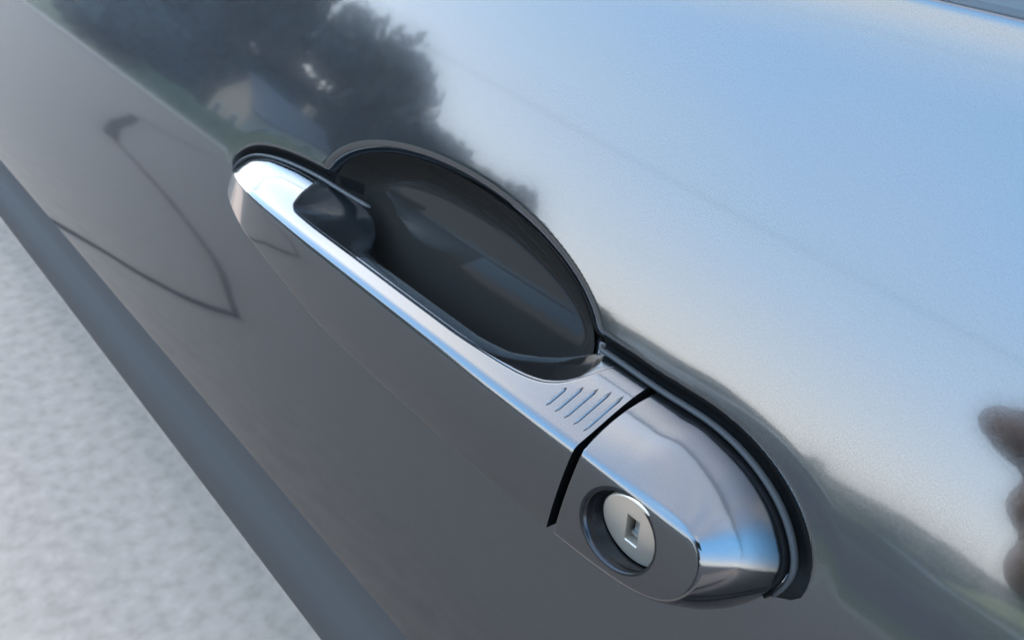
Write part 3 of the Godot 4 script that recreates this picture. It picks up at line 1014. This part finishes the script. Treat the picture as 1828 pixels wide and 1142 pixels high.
# smooth union of tapered capsules [from, to, r0, r1, colour], meshed as surface nets
func flesh(bones: Array, cell: float, blend: float) -> ArrayMesh:
	var lo := Vector3.ONE * 1e9
	var hi := -lo
	for b in bones:
		for k in 2:
			var r: float = b[2 + k] + blend + cell * 2.0
			lo = lo.min(b[k] - Vector3.ONE * r)
			hi = hi.max(b[k] + Vector3.ONE * r)
	var n := Vector3i(((hi - lo) / cell).ceil()) + Vector3i.ONE
	var f := PackedFloat32Array()
	f.resize(n.x * n.y * n.z)
	f.fill(1.0)
	var near := PackedFloat32Array()
	near.resize(f.size())
	near.fill(1.0)
	var who := PackedByteArray()
	who.resize(f.size())
	for bi in bones.size():
		var b: Array = bones[bi]
		var pa: Vector3 = b[0]
		var ab: Vector3 = b[1] - pa
		var l2 := maxf(ab.length_squared(), 1e-12)
		var r := maxf(b[2], b[3]) + blend + cell * 2.0
		var i0 := Vector3i(((pa.min(b[1]) - Vector3.ONE * r - lo) / cell).floor()).max(Vector3i.ZERO)
		var i1 := Vector3i(((pa.max(b[1]) + Vector3.ONE * r - lo) / cell).ceil()).min(n - Vector3i.ONE)
		for x in range(i0.x, i1.x + 1):
			for y in range(i0.y, i1.y + 1):
				var at := (x * n.y + y) * n.z
				for z in range(i0.z, i1.z + 1):
					var q := lo + Vector3(x, y, z) * cell - pa
					var t := clampf(q.dot(ab) / l2, 0.0, 1.0)
					var d := (q - ab * t).length() - lerpf(b[2], b[3], t)
					var k := at + z
					if d < near[k]:
						near[k] = d
						who[k] = bi
					var h := maxf(blend - absf(f[k] - d), 0.0) / blend
					f[k] = minf(f[k], d) - h * h * blend * 0.25
	var id := {}
	var p := PackedVector3Array()
	var c := PackedColorArray()
	var nr := PackedVector3Array()
	var off := [Vector3i(0, 0, 0), Vector3i(0, 0, 1), Vector3i(0, 1, 0), Vector3i(0, 1, 1), Vector3i(1, 0, 0), Vector3i(1, 0, 1), Vector3i(1, 1, 0), Vector3i(1, 1, 1)]
	var edges := [[0, 1], [2, 3], [4, 5], [6, 7], [0, 2], [1, 3], [4, 6], [5, 7], [0, 4], [1, 5], [2, 6], [3, 7]]
	var step := [0, 1, n.z, n.z + 1, n.y * n.z, n.y * n.z + 1, n.y * n.z + n.z, n.y * n.z + n.z + 1]
	var g := PackedFloat32Array()
	g.resize(8)
	for x in n.x - 1:
		for y in n.y - 1:
			for z in n.z - 1:
				var k := (x * n.y + y) * n.z + z
				if absf(f[k]) > cell * 2.5: continue
				var m := 0
				for e in 8:
					g[e] = f[k + step[e]]
					if g[e] < 0: m += 1
				if m == 0 or m == 8: continue
				var s := Vector3.ZERO
				var w := 0
				for e in edges:
					if (g[e[0]] < 0) != (g[e[1]] < 0):
						s += Vector3(off[e[0]]).lerp(Vector3(off[e[1]]), g[e[0]] / (g[e[0]] - g[e[1]]))
						w += 1
				id[k] = p.size()
				p.append(lo + (Vector3(x, y, z) + s / w) * cell)
				nr.append(Vector3(g[4] + g[5] + g[6] + g[7] - g[0] - g[1] - g[2] - g[3], g[2] + g[3] + g[6] + g[7] - g[0] - g[1] - g[4] - g[5], g[1] + g[3] + g[5] + g[7] - g[0] - g[2] - g[4] - g[6]).normalized())
				c.append(bones[who[k]][4])
	var ix := PackedInt32Array()
	var dx: int = n.y * n.z
	var dy: int = n.z
	for k in id:
		for e in [[1, dx, dy], [dy, 1, dx], [dx, dy, 1]]:      # edge along e[0]; quad over e[1], e[2]
			var a: bool = f[k] < 0
			if a == (f[k + e[0]] < 0): continue
			if not (id.has(k - e[1]) and id.has(k - e[2]) and id.has(k - e[1] - e[2])): continue
			var q := [id[k], id[k - e[1]], id[k - e[1] - e[2]], id[k - e[2]]]
			if (p[q[1]] - p[q[0]]).cross(p[q[2]] - p[q[0]]).dot(nr[q[0]]) > 0: q.reverse()
			ix.append_array([q[0], q[1], q[2], q[0], q[2], q[3]])
	return arr(p, nr, ix, c)

const SKIN := Color(0.30, 0.235, 0.21)
const COAT := Color(0.05, 0.052, 0.058)
const JEANS := Color(0.035, 0.045, 0.075)
const SHOE := Color(0.03, 0.03, 0.03)

func fingers(palm: Vector3, across: Vector3, along: Vector3, into: Vector3, curl: float, reach: Array) -> Array:
	# four fingers rooted in the palm: each three bones that bend towards «into»
	var out := []
	for k in 4:
		var root := palm + across * (0.031 - 0.0205 * k) + along * (0.038 - 0.004 * absf(k - 1.2))
		var ang := 0.15 + 0.1 * k
		var r: float = [0.0088, 0.0092, 0.0088, 0.0076][k]
		var at := root
		for j in 3:
			var l: float = reach[k] * [0.45, 0.31, 0.24][j]
			var to := at + (along * cos(ang) + into * sin(ang)) * l
			out.append([at, to, r * (1.0 - 0.07 * j), r * (0.93 - 0.08 * j), SKIN])
			at = to
			ang += curl
	return out

func photographer() -> void:
	var o := base("person", Vector3(0.56, 0.0, 0.95))
	tag(o, "person in dark jacket and jeans leaning in with one arm held out", "person")
	var d := o.position
	var wrist := Vector3(0.165, 1.040, 0.272)
	var b := []
	for e in [
		[Vector3(0.68, 0.085, 0.97), Vector3(0.66, 0.045, 0.80), 0.05, 0.04, SHOE], [Vector3(0.46, 0.085, 1.05), Vector3(0.42, 0.045, 0.88), 0.05, 0.04, SHOE],
		[Vector3(0.68, 0.10, 0.98), Vector3(0.65, 0.50, 0.93), 0.048, 0.062, JEANS], [Vector3(0.46, 0.10, 1.06), Vector3(0.45, 0.50, 0.99), 0.048, 0.062, JEANS],
		[Vector3(0.65, 0.50, 0.93), Vector3(0.64, 0.90, 1.02), 0.065, 0.088, JEANS], [Vector3(0.45, 0.50, 0.99), Vector3(0.48, 0.90, 1.04), 0.065, 0.088, JEANS],
		[Vector3(0.63, 0.93, 1.02), Vector3(0.49, 0.93, 1.03), 0.095, 0.095, JEANS], [Vector3(0.56, 1.02, 1.00), Vector3(0.56, 1.18, 0.93), 0.125, 0.13, COAT],
		[Vector3(0.64, 1.30, 0.84), Vector3(0.46, 1.29, 0.88), 0.115, 0.115, COAT], [Vector3(0.70, 1.37, 0.80), Vector3(0.39, 1.36, 0.86), 0.07, 0.07, COAT],
		[Vector3(0.545, 1.40, 0.82), Vector3(0.53, 1.50, 0.765), 0.055, 0.052, SKIN],
		[Vector3(0.71, 1.36, 0.79), Vector3(0.52, 1.13, 0.58), 0.06, 0.05, COAT], [Vector3(0.52, 1.13, 0.58), wrist + Vector3(0.045, 0.006, 0.035), 0.05, 0.036, COAT],
		[Vector3(0.385, 1.35, 0.86), Vector3(0.33, 1.08, 0.90), 0.06, 0.05, COAT], [Vector3(0.33, 1.08, 0.90), Vector3(0.37, 0.87, 0.83), 0.05, 0.036, COAT]]:
		b.append([e[0] - d, e[1] - d, e[2], e[3], e[4]])
	var body_ := put("body", flesh(b, 0.016, 0.045), M.skin, o)
	# head
	var hc := Vector3(0.52, 1.585, 0.735) - d
	var face := Vector3(-0.42, -0.42, -0.80).normalized()
	var up := (Vector3.UP - face * face.y).normalized()
	var rt := face.cross(up)
	var hb := [[hc + up * 0.025 - face * 0.012, hc + up * 0.02 + face * 0.02, 0.084, 0.078, SKIN], [hc - up * 0.04 + face * 0.035, hc - up * 0.075 + face * 0.045, 0.058, 0.036, SKIN],
		[hc + face * 0.095 - up * 0.002, hc + face * 0.112 - up * 0.030, 0.008, 0.013, SKIN], [hc - up * 0.06, hc - up * 0.14 - face * 0.02, 0.05, 0.05, SKIN],
		[hc + rt * 0.024 + face * 0.092 - up * 0.062, hc - rt * 0.024 + face * 0.092 - up * 0.062, 0.007, 0.007, Color(0.30, 0.12, 0.10)]]
	for s in [1.0, -1.0]:
		hb.append([hc + rt * 0.083 * s + up * 0.015, hc + rt * 0.083 * s - up * 0.03, 0.012, 0.008, SKIN])
		hb.append([hc + rt * 0.032 * s + face * 0.083 + up * 0.012, hc + rt * 0.034 * s + face * 0.083 + up * 0.012, 0.012, 0.012, Color(0.5, 0.48, 0.46)])
		hb.append([hc + rt * 0.018 * s + face * 0.096 + up * 0.032, hc + rt * 0.046 * s + face * 0.086 + up * 0.034, 0.007, 0.005, Color(0.04, 0.03, 0.025)])
	put("head", flesh(hb, 0.005, 0.012), M.skin, o)
	var hair := []
	for s in [-1.0, 0.0, 1.0]:
		hair.append([hc + up * 0.058 + face * 0.045 + rt * 0.04 * s, hc + up * 0.05 - face * 0.05 + rt * 0.045 * s, 0.05, 0.062, Color(0.03, 0.022, 0.018)])
		hair.append([hc + up * 0.04 - face * 0.055 + rt * 0.045 * s, hc - up * 0.035 - face * 0.06 + rt * 0.04 * s, 0.055, 0.045, Color(0.03, 0.022, 0.018)])
	put("hair", flesh(hair, 0.006, 0.02), M.skin, o)
	# the hand that steadies the phone: two finger ends show past its edge
	var cx := Vector3(0.6563, 0.1232, -0.7444)
	var cy := Vector3(0.4543, -0.8523, 0.2594)
	var fw := Vector3(-0.6025, -0.5084, -0.6153)
	var palm := Vector3(0.098, 1.052, 0.222)
	var along := Vector3(-0.93, 0.20, -0.30).normalized()
	var across := (Vector3.UP - along * along.y).normalized()
	var into := across.cross(along).normalized()
	var hd := [[wrist + Vector3(0.03, 0.004, 0.024), wrist, 0.029, 0.027, SKIN], [wrist, palm + across * 0.018, 0.026, 0.020, SKIN], [wrist, palm - across * 0.020, 0.025, 0.018, SKIN],
		[palm + across * 0.026 - along * 0.02, palm + across * 0.028 + along * 0.034, 0.015, 0.012, SKIN], [palm - along * 0.02, palm + along * 0.036, 0.016, 0.012, SKIN], [palm - across * 0.026 - along * 0.02, palm - across * 0.027 + along * 0.03, 0.015, 0.011, SKIN],
		[palm + across * 0.026 - along * 0.025, palm + across * 0.050 + into * -0.012, 0.015, 0.012, SKIN], [palm + across * 0.050 + into * -0.012, palm + across * 0.068 + along * 0.022 + into * -0.02, 0.0115, 0.0105, SKIN], [palm + across * 0.068 + along * 0.022 + into * -0.02, palm + across * 0.074 + along * 0.045 + into * -0.02, 0.0105, 0.009, SKIN]]
	hd.append_array(fingers(palm, across, along, into, 0.16, [0.046, 0.058, 0.026, 0.012]))
	for e in hd:
		e[0] -= d
		e[1] -= d
	put("hand", flesh(hd, 0.0032, 0.012), M.skin, o)
	var lw := Vector3(0.372, 0.845, 0.822)
	var l_along := Vector3(0.1, -0.97, -0.2).normalized()
	var l_across := Vector3(0.0, -0.2, 0.98).normalized() * -1.0
	var l_palm := lw + l_along * 0.05
	hd = [[lw - l_along * 0.03, lw, 0.028, 0.026, SKIN], [lw, l_palm + l_across * 0.018, 0.024, 0.018, SKIN], [lw, l_palm - l_across * 0.02, 0.023, 0.016, SKIN], [l_palm - l_across * 0.026, l_palm + l_across * 0.028 + l_along * 0.03, 0.014, 0.012, SKIN], [l_palm + l_across * 0.02, l_palm - l_across * 0.02 + l_along * 0.036, 0.014, 0.012, SKIN],
		[l_palm + l_across * 0.024 - l_along * 0.02, l_palm + l_across * 0.052 + l_along * 0.012, 0.014, 0.011, SKIN], [l_palm + l_across * 0.052 + l_along * 0.012, l_palm + l_across * 0.055 + l_along * 0.042, 0.0105, 0.009, SKIN]]
	hd.append_array(fingers(l_palm, l_across, l_along, Vector3.RIGHT, 0.35, [0.075, 0.08, 0.074, 0.06]))
	for e in hd:
		e[0] -= d
		e[1] -= d
	put("hand", flesh(hd, 0.004, 0.006), M.skin, o)
	# the phone behind the lens
	var eye := Vector3(0.07565, LIFT + 0.1354, 0.12627)
	var ph := base("phone", eye - fw * 0.010 + cx * 0.056 + cy * 0.020)
	tag(ph, "black phone held up close to the car door by an outstretched hand", "phone")
	var pb := Basis(cx, -cy, -fw)
	put("phone_body", boxes([[Vector3.ZERO, Vector3(0.146, 0.070, 0.0078), pb], [Vector3.ZERO, Vector3(0.142, 0.074, 0.0070), pb]]), M.glass_dark, ph)
	put("lens_plate", boxes([[pb * Vector3(-0.052, 0.016, -0.0048), Vector3(0.030, 0.030, 0.0016), pb]]), M.black_void, ph)

const TAR := [
	[0.055, [Vector2(-2.36, 0.10), Vector2(-2.45, 0.27), Vector2(-2.74, 0.85), Vector2(-3.0, 1.52), Vector2(-3.3, 2.0), Vector2(-4.05, 2.95)]],
	[0.07, [Vector2(-4.05, 2.95), Vector2(-4.93, 3.47), Vector2(-6.13, 4.05), Vector2(-8.7, 4.75), Vector2(-11.2, 5.2)]],
	[0.22, [Vector2(-11.1, 5.15), Vector2(-13.5, 6.25), Vector2(-16.6, 7.9), Vector2(-18.8, 9.0)]],
	[0.12, [Vector2(-18.8, 9.0), Vector2(-20.1, 10.7), Vector2(-23.0, 13.5)]],
]

func sky() -> Texture2D:
	var w := 768
	var h := 384
	var im := Image.create(w, h, false, Image.FORMAT_RGBF)
	var cl := noise(1.6, 77, 5)
	var sun := SUN
	for j in h:
		var el := (0.5 - (j + 0.5) / h) * PI
		for i in w:
			var az := (i + 0.5) / w * TAU
			var d := Vector3(sin(az) * cos(el), sin(el), -cos(az) * cos(el))
			var e := rad_to_deg(el)
			var c: Vector3
			if e <= 0:
				c = Vector3(0.5, 0.5, 0.48)
			else:
				var a := 1.0 - exp(-e / 13.0)
				c = Vector3(2.25, 2.3, 2.15).lerp(Vector3(0.38, 1.30, 2.55), a) + Vector3(1.5, 1.02, 0.25) * exp(-e / 6.5)
				c = c.lerp(Vector3(0.72, 0.95, 1.36), smoothstep(32.0, 70.0, e))
				var q := Vector3(d.x, d.y * 3.0, d.z) / (d.y + 0.25)
				var k := smoothstep(-0.25, 0.45, cl.get_noise_3dv(q * 0.55)) * smoothstep(3.0, 14.0, e)
				c = c.lerp(Vector3(1.9, 1.82, 1.66), k * lerpf(0.12, 0.62, smoothstep(24.0, 50.0, e)))
				var ang := rad_to_deg(d.angle_to(sun))
				c += Vector3(2.6, 2.0, 1.2) * exp(-ang / 9.0) + Vector3(1.75, 1.25, 0.6) * exp(-ang / 24.0)
			im.set_pixel(i, j, Color(c.x, c.y, c.z))
	return ImageTexture.create_from_image(im)

var SUN := Vector3(-0.82, 0.43, -0.40).normalized()

func _ready() -> void:
	rng.seed = 11
	# ---- camera
	var cam := Camera3D.new()
	cam.name = "camera"
	cam.near = 0.02
	cam.far = 3000.0
	cam.transform = Transform3D(Basis(Vector3(0.6563, 0.1232, -0.7444), Vector3(-0.4543, 0.8523, -0.2594), Vector3(0.6025, 0.5084, 0.6153)).orthonormalized(), Vector3(0.07565, LIFT + 0.1354, 0.12627))
	var at := CameraAttributesPhysical.new()
	at.frustum_focal_length = 31.52
	at.frustum_focus_distance = 0.235
	at.exposure_aperture = 28.0
	at.frustum_near = 0.02
	at.frustum_far = 3000.0
	cam.attributes = at
	add_child(cam)
	# ---- sky, sun, exposure
	var env := Environment.new()
	env.background_mode = Environment.BG_SKY
	var ps := PanoramaSkyMaterial.new()
	ps.panorama = sky()
	env.sky = Sky.new()
	env.sky.sky_material = ps
	env.tonemap_mode = Environment.TONE_MAPPER_LINEAR
	env.tonemap_exposure = 2.5
	env.fog_enabled = true
	env.fog_density = 0.0017
	env.fog_light_color = Color(0.95, 0.96, 1.0)
	env.sdfgi_enabled = true
	env.ssao_enabled = true
	env.ssil_enabled = true
	var we := WorldEnvironment.new()
	we.name = "environment"
	we.environment = env
	add_child(we)
	var sun := DirectionalLight3D.new()
	sun.name = "sun"
	sun.light_energy = 0.6
	sun.light_color = Color(1.0, 0.93, 0.82)
	sun.light_angular_distance = 0.5
	sun.shadow_enabled = true
	add_child(sun)
	sun.look_at_from_position(SUN * 10.0, Vector3.ZERO)
	# ---- the place
	materials()
	profile()
	surroundings()
	# ---- the car
	foot = crom(FOOT, 1.4)
	car = base("car", CAR_AT)
	tag(car, "grey metallic car with a pull handle and key lock on its door", "car")
	door_panel()
	finger_cup()
	handle_grip()
	lock_cover()
	seals()
	body()
